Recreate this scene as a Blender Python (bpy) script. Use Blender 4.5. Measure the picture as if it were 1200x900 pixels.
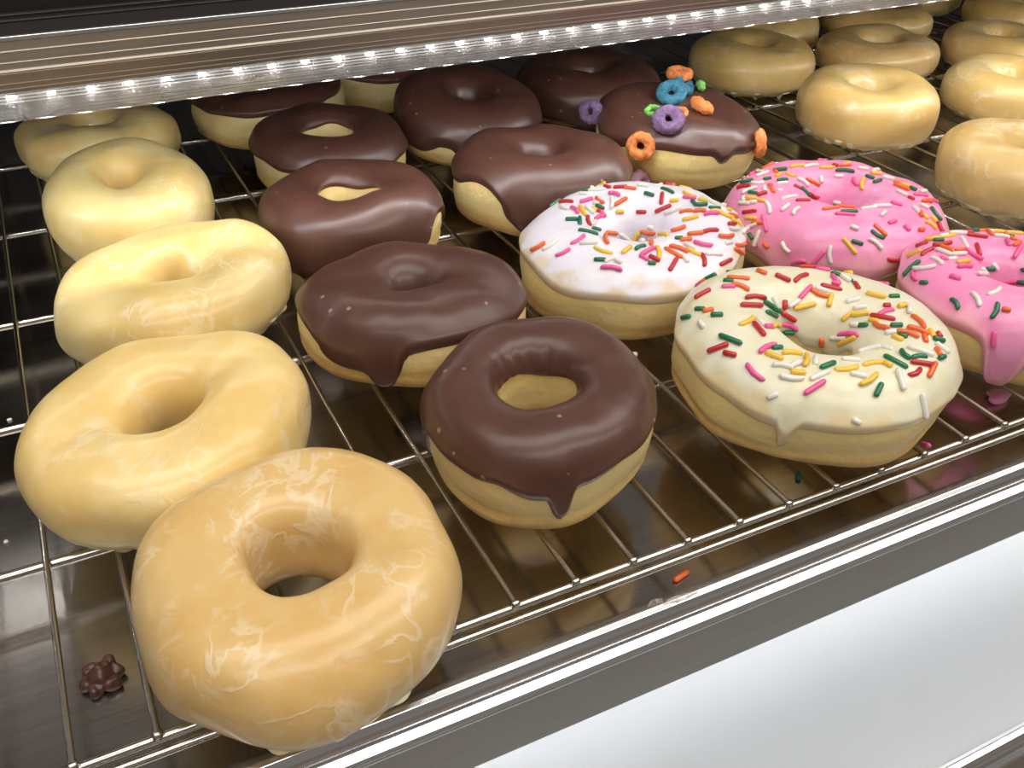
import bpy, bmesh, math, random
import numpy as np
from mathutils import Matrix, Vector

# ------------------------------------------------------------------ camera, world, lights, exposure
for o in list(bpy.data.objects):
    bpy.data.objects.remove(o)
scene = bpy.context.scene
COL = scene.collection
MM = 0.001

cam_data = bpy.data.cameras.new('camera')
cam = bpy.data.objects.new('camera', cam_data)
COL.objects.link(cam)
cam_data.sensor_fit = 'HORIZONTAL'
cam_data.sensor_width = 36.0
cam_data.lens = 1118.3 / 1200.0 * 36.0
cam_data.clip_start = 0.005
cam_data.clip_end = 50
yaw, pitch, roll = 0.466, 0.607, 0.014
d_ = Vector((math.sin(yaw) * math.cos(pitch), math.cos(yaw) * math.cos(pitch), -math.sin(pitch)))
r_ = Vector((math.cos(yaw), -math.sin(yaw), 0))
u_ = r_.cross(d_)
r2 = r_ * math.cos(roll) + u_ * math.sin(roll)
u2 = u_ * math.cos(roll) - r_ * math.sin(roll)
m3 = Matrix((r2, u2, -d_)).transposed()
cam.matrix_world = Matrix.Translation(Vector((41.7, -215.4, 264.65)) * MM) @ m3.to_4x4()
scene.camera = cam

world = bpy.data.worlds.new('store_ambient')
scene.world = world
world.use_nodes = True
world.node_tree.nodes['Background'].inputs[0].default_value = (0.36, 0.33, 0.30, 1)
world.node_tree.nodes['Background'].inputs[1].default_value = 0.42

def area_lamp(name, loc, target, sx, sy, power, color):
    ld = bpy.data.lights.new(name, 'AREA')
    ld.shape = 'RECTANGLE'; ld.size = sx; ld.size_y = sy; ld.energy = power; ld.color = color
    lo = bpy.data.objects.new(name, ld); COL.objects.link(lo)
    lo.location = loc
    lo.rotation_euler = (Vector(target) - Vector(loc)).to_track_quat('-Z', 'Y').to_euler()
    return lo
area_lamp('ceiling_light', (0.80, -1.10, 1.45), (0.80, 0.15, 0), 3.8, 0.40, 19, (1.0, 0.95, 0.88))
area_lamp('ceiling_light', (0.80, 0.0, 1.75), (0.80, 0.10, 0), 3.8, 0.80, 29, (1.0, 0.95, 0.88))

vs = scene.view_settings
vs.view_transform = 'Standard'
vs.look = 'None'
vs.exposure = 0.25
vs.gamma = 1.0
vs.use_curve_mapping = False

# ------------------------------------------------------------------ donut maths (millimetres, pure numpy)
_cache = {}
def _waves(seed, n, wl):
    if (seed, n, wl) in _cache: return _cache[(seed, n, wl)]
    _cache[(seed, n, wl)] = r = _make_waves(seed, n, wl)
    return r
def _make_waves(seed, n, wl):
    rs = np.random.RandomState(seed)
    k = rs.normal(size=(n, 3)); k /= np.linalg.norm(k, axis=1)[:, None]
    k *= (2 * np.pi / (wl * rs.uniform(.7, 1.4, n)))[:, None]
    return k, rs.uniform(0, 6.283, n)
def lumps(P, seed, wl, n=9):
    k, ph = _waves(seed, n, wl)
    return np.sin(P @ k.T + ph).sum(-1) / math.sqrt(n / 2)
def around(U, seed, lo=2, hi=6):
    if ('a', seed, lo, hi) not in _cache:
        rs = np.random.RandomState(seed)
        _cache[('a', seed, lo, hi)] = [(k, rs.uniform(.4, 1) / (k - lo + 1.5), rs.uniform(0, 6.283)) for k in range(lo, hi + 1)]
    s = 0 * U
    for k, a, ph in _cache[('a', seed, lo, hi)]:
        s = s + a * np.cos(k * U + ph)
    return s
def ring_base(d, U, V):
    R = d['R'] * (1 + d.get('wob', .012) * around(U, d['seed'], 2, 5))
    H = d['H'] * (1 + .02 * around(U, d['seed'] + 1, 1, 4))
    ri = d['R'] * d['hole'] * (1 + .10 * around(U, d['seed'] + 2, 2, 4))
    rc, a = (R + ri) / 2, (R - ri) / 2
    c, s = np.cos(V), np.sin(V)
    e = np.where(s > 0, d.get('eu', .86), d.get('el', .72 if d['kind'] == 'glazed' else .58))
    r = rc + a * np.sign(c) * np.abs(c) ** np.where(c > 0, .86, d.get('ei', .62))
    z = d['H'] * .5 + np.where(s > 0, H - d['H'] * .5, d['H'] * .5) * np.sign(s) * np.abs(s) ** e
    X, Y = r * np.cos(U), r * np.sin(U)
    if 'st' in d:                                   # slightly oval ring
        cp, sp = math.cos(math.radians(d['sa'])), math.sin(math.radians(d['sa']))
        A, B = (X * cp + Y * sp) * d['st'], (-X * sp + Y * cp) / d['st']
        X, Y = A * cp - B * sp, A * sp + B * cp
    return np.stack([X, Y, z], -1)
def ring_normal(d, U, V, f=None):
    f = f or ring_base
    h = 1e-2
    a = f(d, U + h, V) - f(d, U - h, V)
    b = f(d, U, V + h) - f(d, U, V - h)
    n = np.cross(a, b)
    return n / np.maximum(np.linalg.norm(n, axis=-1), 1e-9)[..., None]
def ring(d, U, V):
    P = ring_base(d, U, V); n = ring_normal(d, U, V)
    a = d.get('lump', .7)
    t = a * lumps(P, d['seed'] + 5, 44) + .10 * a * lumps(P, d['seed'] + 6, 12)
    if d.get('crease', 0):
        Vw = (V + np.pi) % (2 * np.pi) - np.pi
        t = t - 1.5 * d['crease'] * np.exp(-((Vw + .22 + .07 * around(U, d['seed'] + 9, 1, 4)) / .085) ** 2) * (.7 + .4 * around(U, d['seed'] + 8, 2, 6))
    if 'wrinkle' in d:                              # radial puckers where the icing sinks into the hole
        t = t + d['wrinkle'] * np.sin(19 * U + 3.5 * around(U, d['seed'] + 12, 2, 7)) * np.exp(-((V - 2.45) / .35) ** 2) * np.exp(-(((np.degrees(U) - 95 + 180) % 360 - 180) / 48) ** 2)
    # keep the underside flat where it rests
    t = t * np.clip(P[..., 2] / 4.0, 0, 1)
    return P + n * t[..., None]
def icing_edges(d, U):
    ic = d['ice']
    v0 = ic['v0'] + ic.get('amp', 7) * around(U, d['seed'] + 20, 2, 9) + 2.0 * around(U, d['seed'] + 23, 9, 16)
    for (uc, w, dep) in ic.get('drips', ()):
        du = (np.degrees(U) - uc + 180) % 360 - 180
        v0 = v0 - dep * np.exp(-np.abs(du / w) ** 2.6)
    v0 = np.maximum(v0, -82)
    v1 = ic.get('v1', 195) + ic.get('amp1', 8) * around(U, d['seed'] + 21, 2, 6)
    return np.radians(v0), np.radians(v1)
def icing(d, U, Wt):
    ic = d['ice']
    v0, v1 = icing_edges(d, U)
    V = v0 + (v1 - v0) * Wt
    P = ring(d, U, V); n = ring_normal(d, U, V)
    e = np.clip(np.minimum(Wt / .07, (1 - Wt) / .05), 0, 1)
    T = ic.get('T', 1.6)
    t = T * np.sqrt(1 - (1 - e) ** 2) - .5 * (1 - e)
    t = t + .45 * T * np.exp(-((Wt - .06) / .05) ** 2) * e
    t = t + ic.get('rough', .12) * lumps(P, d['seed'] + 30, ic.get('wl', 22)) * e
    d['_thin'] = 1 - np.clip(Wt / np.maximum(.09, .20 + .06 * lumps(P, d['seed'] + 31, 13)), 0, 1)
    return P + n * t[..., None], V
def icing_at(d, U, V):
    v0, v1 = icing_edges(d, U)
    Wt = np.clip((V - v0) / (v1 - v0), .02, .98)
    return icing(d, U, Wt)[0]
CH = dict(v0=4, amp=7, v1=176, T=1.7)
DONUTS = {
 'G1': dict(kind='glazed', x=80.8, y=21.5, R=55.0, H=40, st=0.985, sa=-17, tx=3, ty=-0.4, hole=.28, ei=.42, seed=11, lump=.8, tint=(0.88, 0.76, 0.64)),
 'G2': dict(kind='glazed', x=57.0, y=128.5, R=58.6, H=39.5, st=0.935, sa=127, tx=-0.5, ty=-1.3, hole=.25, seed=22, lump=.8, tint=(1.05, 1.02, 0.92)),
 'G3': dict(kind='glazed', x=81.0, y=246, R=58.0, H=37, st=1.05, sa=18, tx=-2, ty=-4.5, hole=.20, seed=33, lump=.8, tint=(0.93, 0.92, 0.84)),
 'G4': dict(kind='glazed', x=74.5, y=357, R=48.8, H=48, st=0.955, sa=16, tx=5, ty=-3.0, hole=.16, seed=44, lump=1.2, tint=(0.99, 0.97, 0.87)),
 'G5': dict(kind='glazed', x=71.6, y=495, R=53.7, H=34.5, st=0.987, sa=119, tx=-3, ty=-1.3, hole=.2, seed=55, lump=1.2, tint=(1.05, 1.0, 0.88)),
 'G6': dict(kind='glazed', x=78.0, y=618.0, R=54.0, H=36, hole=.2, seed=56, lump=1.0, tint=(1.0, 0.95, 0.85)),
 'C1': dict(kind='choc', x=198.0, y=67.5, R=49.0, H=45, st=0.957, sa=-46, tx=2.1, ty=-2.6, hole=.33, seed=101, crease=1.4, wrinkle=.4, ice=dict(v0=13, amp=4, v1=156, T=1.6, drips=((-106, 4.5, 24), (-118, 13, 13), (160, 9, 40)))),
 'C2': dict(kind='choc', x=181.5, y=172, R=55.6, H=39, st=1.03, sa=-11, tx=-5, ty=3, hole=.20, seed=102, crease=.8, ice=dict(v0=14, amp=4, v1=215, T=1.7, drips=((-125, 7, 42), (-142, 28, 26)))),
 'C3': dict(kind='choc', x=190.4, y=292, R=52.4, H=40, st=1.023, sa=-58, tx=-3.3, ty=-1.2, hole=.31, seed=103, crease=.8, ice=dict(v0=-20, amp=5, v1=146, T=1.7, drips=((-130, 45, 40), (-38, 18, -26)))),
 'C4': dict(kind='choc', x=211, y=406, R=52.0, H=37.5, st=0.983, sa=22, tx=1.1, ty=0.7, hole=.31, seed=104, crease=.8, ice=dict(v0=8, amp=5, v1=146, T=1.7)),
 'C5': dict(kind='choc', x=198.7, y=514, R=57, H=36, st=1.010, sa=-19, tx=-2.2, ty=-2.7, hole=.24, seed=105, crease=.8, ice=dict(v0=26, amp=5, v1=170, T=1.7)),
 'C6': dict(kind='choc', x=306.0, y=556.0, R=54.0, H=36, hole=.24, seed=106, crease=.8, ice=dict(v0=30, amp=5, v1=170, T=1.7)),
 'D1': dict(kind='choc', x=316, y=293, R=56.6, H=43.5, st=1.008, sa=139, tx=-2.9, ty=1.5, hole=.20, seed=107, crease=.6, ice=dict(v0=2, amp=5, v1=210, T=1.8, drips=((-100, 36, 55), (-158, 20, -22)))),
 'D2': dict(kind='choc', x=319, y=419, R=53.8, H=42.0, st=0.972, sa=-4, tx=6, ty=2.4, hole=.22, seed=108, crease=.6, ice=dict(v0=-14, amp=5, v1=210, T=1.8, drips=((-88, 18, 40), (-48, 16, -16), (-132, 16, -14), (165, 18, 40)))),
 'D3': dict(kind='choc', x=446.4, y=456.6, R=58.0, H=37, hole=.22, seed=109, crease=.6, ice=dict(v0=-20, amp=5, v1=205, T=1.8, drips=((-100, 40, 34),))),
 'E1': dict(kind='cereal', tint=(1.06, 1.1, 1.05), x=435, y=321.5, R=57.0, H=45, st=0.978, sa=-158, tx=4, ty=5, hole=.16, seed=110, crease=.5, el=1.0, ice=dict(v0=16, amp=3, v1=205, T=1.7, drips=((-92, 6, 14), (-175, 25, 20)))),
 'W1': dict(kind='white', x=313.1, y=177.5, R=61.5, H=41.1, st=1.029, sa=2, tx=0.4, ty=-4.5, hole=.20, seed=201, crease=1.5, ice=dict(v0=16, amp=8, v1=190, T=1.7, rough=.2)),
 'W2': dict(kind='cream', x=328.8, y=53.5, R=61.5, H=42, st=1.05, sa=-9, tx=5.5, ty=2.0, hole=.27, seed=202, crease=1.6, ice=dict(v0=12, amp=4, v1=178, T=1.7, rough=.2, drips=((-138, 3.0, 18), (-150, 12, 4)))),
 'P1': dict(kind='pink', x=448, y=169, R=59.8, H=38.5, st=0.989, sa=44, tx=1.0, ty=-1.8, hole=.22, seed=203, crease=.8, ice=dict(v0=-6, amp=5, v1=190, T=2.0, drips=((-158, 16, 16), (-110, 25, 6), (-70, 25, -14)))),
 'P2': dict(kind='pink', x=463.5, y=55, R=55.0, H=40, hole=.24, seed=204, crease=.8, ice=dict(v0=14, amp=4, v1=190, T=2.0, drips=((-141, 7, 66), (-128, 24, 16)))),
 'R1': dict(kind='glazed', x=617.0, y=320.1, R=53.4, H=43, hole=.2, seed=301, lump=.7, tint=(0.9, 0.79, 0.62), hang=1),  # right group: tan dough, plus warm under-shelf light put into the tints
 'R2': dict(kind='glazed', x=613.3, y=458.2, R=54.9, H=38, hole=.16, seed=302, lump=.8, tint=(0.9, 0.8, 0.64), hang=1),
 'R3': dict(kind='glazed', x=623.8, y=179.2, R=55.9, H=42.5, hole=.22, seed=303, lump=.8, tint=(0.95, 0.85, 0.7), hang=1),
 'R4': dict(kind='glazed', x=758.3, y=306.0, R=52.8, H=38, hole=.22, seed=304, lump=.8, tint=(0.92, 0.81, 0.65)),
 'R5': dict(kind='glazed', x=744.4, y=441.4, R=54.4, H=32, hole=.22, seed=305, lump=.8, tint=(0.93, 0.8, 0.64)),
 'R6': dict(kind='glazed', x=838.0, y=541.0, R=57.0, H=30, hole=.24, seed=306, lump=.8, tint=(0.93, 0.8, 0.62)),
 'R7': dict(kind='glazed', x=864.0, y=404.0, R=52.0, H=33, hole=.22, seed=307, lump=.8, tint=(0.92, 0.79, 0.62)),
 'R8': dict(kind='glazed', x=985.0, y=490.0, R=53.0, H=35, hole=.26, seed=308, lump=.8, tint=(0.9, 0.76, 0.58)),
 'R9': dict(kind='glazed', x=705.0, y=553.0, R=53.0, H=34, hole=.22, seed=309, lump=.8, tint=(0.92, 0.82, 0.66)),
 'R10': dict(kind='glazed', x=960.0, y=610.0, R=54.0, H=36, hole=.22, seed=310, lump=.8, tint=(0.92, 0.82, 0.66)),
}
def leaning(d):
    """rotation (degrees) and lift (mm) of a donut that leans on the rack or its neighbour"""
    tx, ty = math.radians(d.get('tx', 0)), math.radians(d.get('ty', 0))
    cx, sx, cy, sy = math.cos(tx), math.sin(tx), math.cos(ty), math.sin(ty)
    M3 = np.array([[cy, 0, sy], [0, 1, 0], [-sy, 0, cy]]) @ np.array([[1, 0, 0], [0, cx, -sx], [0, sx, cx]])
    U, V = np.meshgrid(np.linspace(0, 6.283, 72), np.linspace(-3.14, 0, 40))
    z = ring(d, U, V) @ M3.T
    return (tx, ty), -z[..., 2].min(), M3

# strands pressed into the icing: colour, ring angle, section angle, direction, length
SPRINKLES = {
 'W2': """o 112.0 80.5 8 -6 1 10.7;g 118.0 75.9 7 -7 2 5.0;p 124.5 81.2 9 -5 2 6.5;o 120.0 89.8 6 -8 -1 8.8;o 96.0 85.8 3 -9 1 5.7;r 86.0 93.8 7 -7 -2 7.9;r 70.5 91.1 10 3 0 11.5;r 124.0 100.4 10 -2 -1 11.5;r 137.0 100.4 10 -3 -1 11.3;g 121.0 118.2 8 -4 -5 6.6;g 127.5 129.4 9 1 -5 11.5;g 112.5 131.4 9 -1 -5 6.4;r 98.5 129.4 -3 -6 -7 4.9;r 96.5 147.9 8 -3 -5 9.8;y 164.5 92.4 9 3 -1 11.5;r 175.5 94.4 -1 -10 0 10.0;g 145.5 58.1 5 -8 4 5.3;o 148.5 66.7 9 -4 3 5.2;g 155.0 73.3 8 -6 2 5.6;g 147.5 40.3 2 -8 6 6.0;w 159.0 55.4 -2 -10 1 5.2;g 178.0 69.3 4 -9 1 11.5;r 178.5 54.1 8 -4 5 9.8;r 185.5 57.4 5 -8 2 6.2;p 194.0 88.5 10 2 0 11.0;g 198.5 91.8 10 -2 0 5.3;y 202.5 83.8 5 -9 1 8.2;y 208.0 93.8 9 -3 -1 9.2;y 72.5 132.7 10 -2 2 11.5;p 69.5 108.9 9 4 2 11.5;w 86.0 128.8 10 2 2 7.6;w 108.5 122.2 2 -7 -7 6.7;p 93.5 160.5 9 -2 -4 11.5;y 165.0 118.9 8 4 -5 11.5;p 173.0 105.0 10 -1 -2 4.4;g 92.5 169.7 10 -3 0 5.9;r 133.0 58.7 9 0 3 9.0;w 164.0 101.7 -2 -10 1 7.5;p 201.0 54.1 1 -10 -1 11.5;w 210.0 77.2 7 -7 1 8.7;w 215.5 83.2 10 1 1 6.2;y 220.5 90.5 -7 -7 1 10.8;y 218.5 73.9 8 -6 1 6.4;w 217.0 64.0 8 -6 1 10.3;g 233.0 90.5 10 1 0 9.1;w 229.0 77.9 10 1 1 11.5;p 227.5 61.4 10 1 3 11.5;w 213.0 40.3 8 -3 6 4.8;w 225.5 94.4 -7 -7 2 9.4;o 35.5 177.0 -2 2 10 5.5;p 356.0 151.9 2 -8 5 11.5;w 9.5 164.4 3 -8 5 8.4;y 350.0 160.5 2 -6 8 11.5;r 46.0 95.1 7 -7 0 10.4;o 56.0 109.6 6 -8 -1 9.1;y 44.0 116.2 -7 -7 -4 8.1;w 53.5 100.4 7 -7 -1 7.3;r 30.0 89.1 -3 -9 0 6.0;p 43.5 91.1 7 -7 0 4.2;y 12.5 92.4 5 -9 2 9.4;g 4.5 85.8 9 -3 0 5.2;y 353.0 89.8 10 -1 1 5.1;w 347.5 87.8 -7 -7 0 7.3;y 4.5 124.1 7 -6 4 8.1;r 345.5 108.3 5 -9 2 11.5;p 352.5 101.7 10 -1 2 8.9;r 358.0 95.7 9 -4 2 3.5;o 331.0 116.9 0 -10 3 9.4;y 346.5 118.9 3 -9 3 4.8;g 349.0 132.7 4 -8 5 5.2;w 358.5 139.3 3 -9 4 4.6;g 329.0 101.0 8 -5 2 5.6;o 324.0 89.8 5 -9 0 10.0;o 333.5 86.5 -2 -10 0 10.8;o 319.5 93.8 5 -8 1 10.4;g 316.0 97.1 4 -9 1 4.4;y 312.0 101.0 3 -10 1 5.5;w 319.0 107.6 8 -5 3 5.0;y 323.0 79.2 -2 -10 -2 5.3;r 323.5 72.0 0 -10 -3 3.5;g 319.0 72.6 8 -5 -2 5.8;w 313.5 68.0 4 -9 -3 7.4;o 316.5 85.2 -5 -9 -1 5.3;w 301.5 85.8 5 -8 0 11.5;g 289.5 91.1 -2 -10 1 7.4;g 295.5 85.2 10 -2 0 7.9;g 279.5 90.5 3 -10 0 11.5;r 291.0 77.2 9 -4 -1 11.5;o 292.0 66.7 -8 -5 -2 9.9;r 282.0 72.6 10 2 0 8.5;g 303.5 66.7 10 2 -2 5.1;w 287.0 122.8 7 -4 5 9.6;w 251.0 99.7 9 -4 0 8.3;y 244.5 89.8 10 -2 0 11.5;y 265.0 94.4 10 -1 0 11.5;y 273.0 90.5 3 -9 0 4.2;w 249.5 83.8 8 -6 -1 6.9;y 254.5 76.6 10 2 1 11.5;w 271.0 72.6 -4 -9 -2 11.5;g 257.0 65.4 -8 -5 -4 7.6;w 23.5 108.9 9 -3 3 6.9;w 11.5 116.2 8 -5 3 6.3;y 16.0 134.0 7 -1 7 6.9;w 294.5 106.3 2 -9 3 6.1;o 308.0 71.3 -4 -9 0 5.9;w 276.5 36.3 0 -5 -9 11.5;g 41.0 79.2 5 -9 0 11.5;w 39.0 83.2 2 -10 0 6.2;w 246.0 31.0 7 -6 -3 4.0;p 44.5 88.5 -1 -10 -1 7.7;p 52.5 68.7 6 -8 1 7.4;r 60.5 64.0 10 -3 -1 9.5""",
 'W1': """r 111.0 71.3 6 -8 2 9.5;w 121.5 79.2 1 -10 2 9.1;p 122.5 91.8 -1 -10 0 10.0;p 102.5 89.8 10 0 0 8.5;y 121.0 96.4 -2 -10 0 11.5;g 145.5 95.1 9 -5 0 7.0;g 145.5 103.0 -5 -9 1 10.8;r 140.0 111.6 -4 -9 0 11.5;w 114.5 100.4 1 -10 -1 9.1;o 95.0 94.4 0 -10 0 8.8;w 100.0 96.4 2 -10 0 4.4;y 109.5 103.0 0 -10 -2 4.5;g 101.5 104.3 4 -9 -1 5.9;r 107.0 109.6 8 -6 -2 3.7;p 107.5 117.5 1 -9 -4 4.7;p 118.5 116.9 9 3 -1 7.4;w 139.0 121.5 8 6 -2 9.4;g 181.5 105.0 6 -8 -1 11.5;g 157.0 128.1 8 4 -5 9.2;o 208.5 101.7 -4 -9 2 11.5;o 116.0 151.9 9 1 -4 9.0;p 190.5 90.5 10 3 1 10.8;w 201.0 90.5 9 -5 0 9.8;y 216.5 87.1 5 -9 0 11.5;o 174.0 54.8 9 -3 4 9.3;w 179.0 69.3 10 1 3 11.0;p 193.5 68.0 9 -2 3 8.8;y 235.5 90.5 9 4 0 8.6;g 219.0 73.9 8 -6 0 6.5;w 225.0 76.6 10 1 1 6.3;p 228.0 64.7 7 -7 0 11.5;w 231.0 74.6 4 -9 -1 4.7;g 246.0 93.8 10 2 -1 7.4;y 49.0 171.7 -4 -8 4 11.5;w 256.0 119.5 -4 -8 4 11.5;w 72.5 169.7 5 7 -4 11.5;r 42.0 128.1 7 -7 1 6.0;y 81.0 125.5 9 -4 -1 4.8;o 74.5 109.6 10 1 2 9.5;w 84.0 107.0 -5 -8 -3 10.2;p 76.0 94.4 4 -9 1 8.1;r 78.0 79.2 2 -10 2 5.7;r 69.0 88.5 8 -6 1 8.5;o 61.0 91.1 6 -8 0 7.5;w 86.0 77.2 8 -6 1 10.6;g 92.5 66.7 8 -6 2 4.0;w 96.0 73.3 7 -7 1 5.1;w 50.5 87.8 8 -6 -1 6.7;w 39.5 74.6 9 4 -2 8.5;g 40.5 99.0 5 -8 -1 6.3;r 24.5 99.7 -6 -8 -1 11.5;g 28.0 87.1 1 -10 1 11.4;y 9.0 97.7 8 -6 1 5.2;r 8.5 114.9 9 -3 3 9.8;y 9.0 85.8 2 -10 0 10.3;p 3.0 89.8 6 -8 1 8.0;y 353.0 83.8 6 -8 0 4.9;g 353.0 90.5 -3 -9 1 6.8;g 343.5 89.8 8 -5 0 8.1;o 341.0 99.0 8 -6 2 7.7;o 335.0 90.5 8 -6 0 7.2;p 330.0 83.2 9 -3 -1 8.6;g 339.5 77.2 10 -2 -2 7.3;y 333.5 77.9 10 -2 -2 7.4;y 331.0 65.4 8 -4 -5 9.5;o 337.0 54.8 8 3 -5 11.5;y 344.5 51.5 8 1 -6 8.6;w 344.5 43.6 8 3 -6 7.0;y 332.5 48.8 8 0 -6 10.4;r 324.0 58.1 9 2 -4 6.8;w 347.5 60.7 8 5 -4 5.6;y 324.5 96.4 9 -4 2 9.1;w 350.5 111.6 8 -4 4 9.9;o 303.5 103.0 9 -3 2 8.5;y 295.0 120.2 -1 -9 4 11.5;o 10.0 157.8 3 -9 2 11.5;r 308.5 79.9 10 -2 0 9.6;o 300.5 89.8 9 -5 1 8.6;g 289.0 95.1 9 -5 0 4.5;o 290.0 90.5 9 -4 0 6.5;p 292.0 74.6 7 -8 -1 10.5;o 309.5 58.1 10 1 -3 11.5;w 306.5 52.1 9 3 -3 6.4;o 277.0 87.1 6 -8 -1 10.8;y 282.0 72.0 4 -9 -1 9.2;o 269.5 83.8 3 -9 -2 11.5;y 260.0 87.1 -5 -9 -1 11.5;p 251.5 89.8 9 3 0 11.5;p 247.5 80.5 3 -9 -2 6.0;r 254.0 77.9 4 -9 -2 6.7;g 251.5 70.6 9 -4 -1 4.1;r 264.0 65.4 -8 -6 -1 11.5;w 273.5 69.3 -1 -10 -2 6.0;r 282.5 54.8 -4 -9 -3 9.4;r 293.0 36.9 9 3 -1 11.1;o 314.5 33.0 9 4 -4 11.5;o 308.5 32.3 7 0 -7 8.5;w 285.0 83.8 3 -9 -1 7.2;o 262.0 105.0 -4 -8 4 11.5;w 290.5 54.8 9 -2 -2 10.0;w 331.5 32.3 7 6 -3 11.5;w 321.5 51.5 9 3 -4 10.6;w 351.5 76.6 1 -10 0 11.5;w 9.0 147.9 3 -9 1 4.0""",
 'P1': """w 111.5 114.9 4 -8 -4 8.8;o 92.5 120.2 8 -5 -4 10.3;w 74.0 117.5 -4 -8 -4 5.4;r 134.5 114.2 6 -7 -3 5.1;g 133.5 129.4 5 -6 -6 8.4;r 113.0 146.6 8 1 -5 10.6;r 184.5 99.0 9 -5 0 8.4;w 169.0 93.8 10 -1 0 11.5;w 177.5 64.7 -4 -9 -2 11.5;w 186.0 77.2 10 3 2 8.0;w 194.0 78.6 9 4 2 8.1;r 171.0 41.6 4 -8 4 9.5;y 175.0 35.6 3 -9 3 8.1;o 180.5 35.0 4 -9 3 7.4;p 184.5 39.6 -3 -8 -5 11.5;w 185.0 13.8 -3 -1 -9 10.4;g 181.0 13.2 0 -9 -5 4.7;w 178.5 27.0 5 -6 6 8.2;o 191.5 9.9 2 -9 -4 4.4;w 202.5 16.5 1 -9 -5 7.9;p 221.0 16.5 -6 1 -8 10.3;w 225.5 22.4 -1 -4 -9 10.2;y 235.5 38.3 3 -8 -6 11.5;g 239.5 44.2 7 -6 -2 6.6;w 250.5 44.2 5 -7 -5 9.6;g 252.5 56.8 6 -7 -4 8.9;o 256.0 66.0 3 -9 -4 9.7;w 238.5 67.3 6 -8 -2 4.8;w 269.5 90.5 9 4 0 6.5;p 269.5 77.2 10 0 0 6.1;p 275.0 59.4 1 -9 -3 4.8;o 282.0 47.5 10 -2 -1 4.2;o 219.5 97.1 10 -2 0 10.9;o 238.0 111.6 9 -4 -1 11.5;g 238.0 95.7 9 -3 -1 10.6;w 40.0 162.5 5 -9 1 4.9;p 233.5 90.5 9 -5 0 11.5;w 265.0 104.3 9 -3 0 9.9;w 280.5 99.0 9 -4 0 11.5;p 297.0 92.4 6 -8 -1 6.8;y 8.0 116.9 -7 -7 -3 11.5;p 22.0 118.2 -3 -9 -3 7.9;g 11.5 97.1 4 -9 -1 5.9;g 359.0 97.7 10 1 0 7.1;w 47.0 110.9 7 -7 1 5.5;g 40.5 97.7 6 -8 1 11.5;w 25.5 89.8 8 -6 -1 6.8;y 59.0 91.8 9 -5 0 9.7;r 51.0 89.8 3 -9 1 4.2;y 41.0 87.1 10 0 1 6.1;o 42.0 89.8 9 -5 1 7.4;w 75.0 89.8 10 0 -1 11.5;y 88.5 87.8 10 -1 -1 11.5;w 69.5 87.8 9 -4 -1 5.0;y 12.5 88.5 9 -5 -1 7.0;w 18.5 79.2 9 4 -2 10.3;w 0.5 85.8 6 -8 0 7.3;o 339.0 87.8 1 -10 0 11.5;o 351.5 82.5 7 -7 0 5.5;y 344.0 80.5 3 -10 0 7.9;g 335.0 76.6 2 -10 0 4.8;w 324.0 90.5 1 -10 0 7.9;r 316.0 84.5 1 -10 0 4.3;p 326.0 70.6 9 -3 -2 9.5;w 332.0 64.7 10 0 -2 5.4;p 324.0 55.4 9 1 -4 10.1;o 318.0 66.0 10 -1 -2 8.3;g 307.0 50.8 -1 -9 -4 11.2;w 298.5 73.9 -2 -10 -1 7.7;y 296.0 62.0 1 -10 -3 6.2;w 308.0 68.0 5 -8 -3 5.3;y 293.0 46.9 6 -6 -5 7.6;y 299.5 48.8 3 -8 -5 4.7;r 298.0 35.0 -1 -8 -6 8.3;o 295.5 66.7 -5 -8 -1 5.6;p 116.5 50.8 10 2 1 6.3;w 122.0 72.0 10 2 0 11.5;g 137.5 57.4 6 -7 4 8.5;r 143.5 54.8 4 -8 4 9.4;g 106.0 85.2 9 -5 1 6.8;y 111.0 94.4 3 -10 0 7.1;y 118.5 89.8 9 3 0 5.5;g 131.5 82.5 10 0 0 5.5;o 151.0 87.1 -4 -9 0 11.5;o 151.5 87.1 -5 -9 0 11.5;g 127.5 93.1 10 -2 0 7.4;w 135.0 95.1 10 -2 0 7.7;w 142.5 72.0 7 -7 1 8.2;w 151.5 60.1 9 -3 3 9.6;g 156.5 62.7 3 -9 2 6.6;r 161.0 72.0 10 -1 1 6.8;w 159.0 48.2 -6 -8 -2 4.7;y 162.0 56.1 4 -9 3 7.8;y 168.5 64.7 4 -9 1 4.8;w 162.5 44.9 2 -9 3 8.7;w 166.5 54.8 5 -8 2 4.8;w 154.0 91.8 9 -4 -1 3.5;w 154.0 78.6 -5 -9 0 9.1;w 117.5 67.3 -2 -9 2 11.5;o 110.0 80.5 -4 -9 0 6.5;r 261.0 13.2 10 -3 -1 10.7;r 217.0 3.9 6 -8 0 8.2;p 211.5 6.6 4 -8 5 8.9""",
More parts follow.
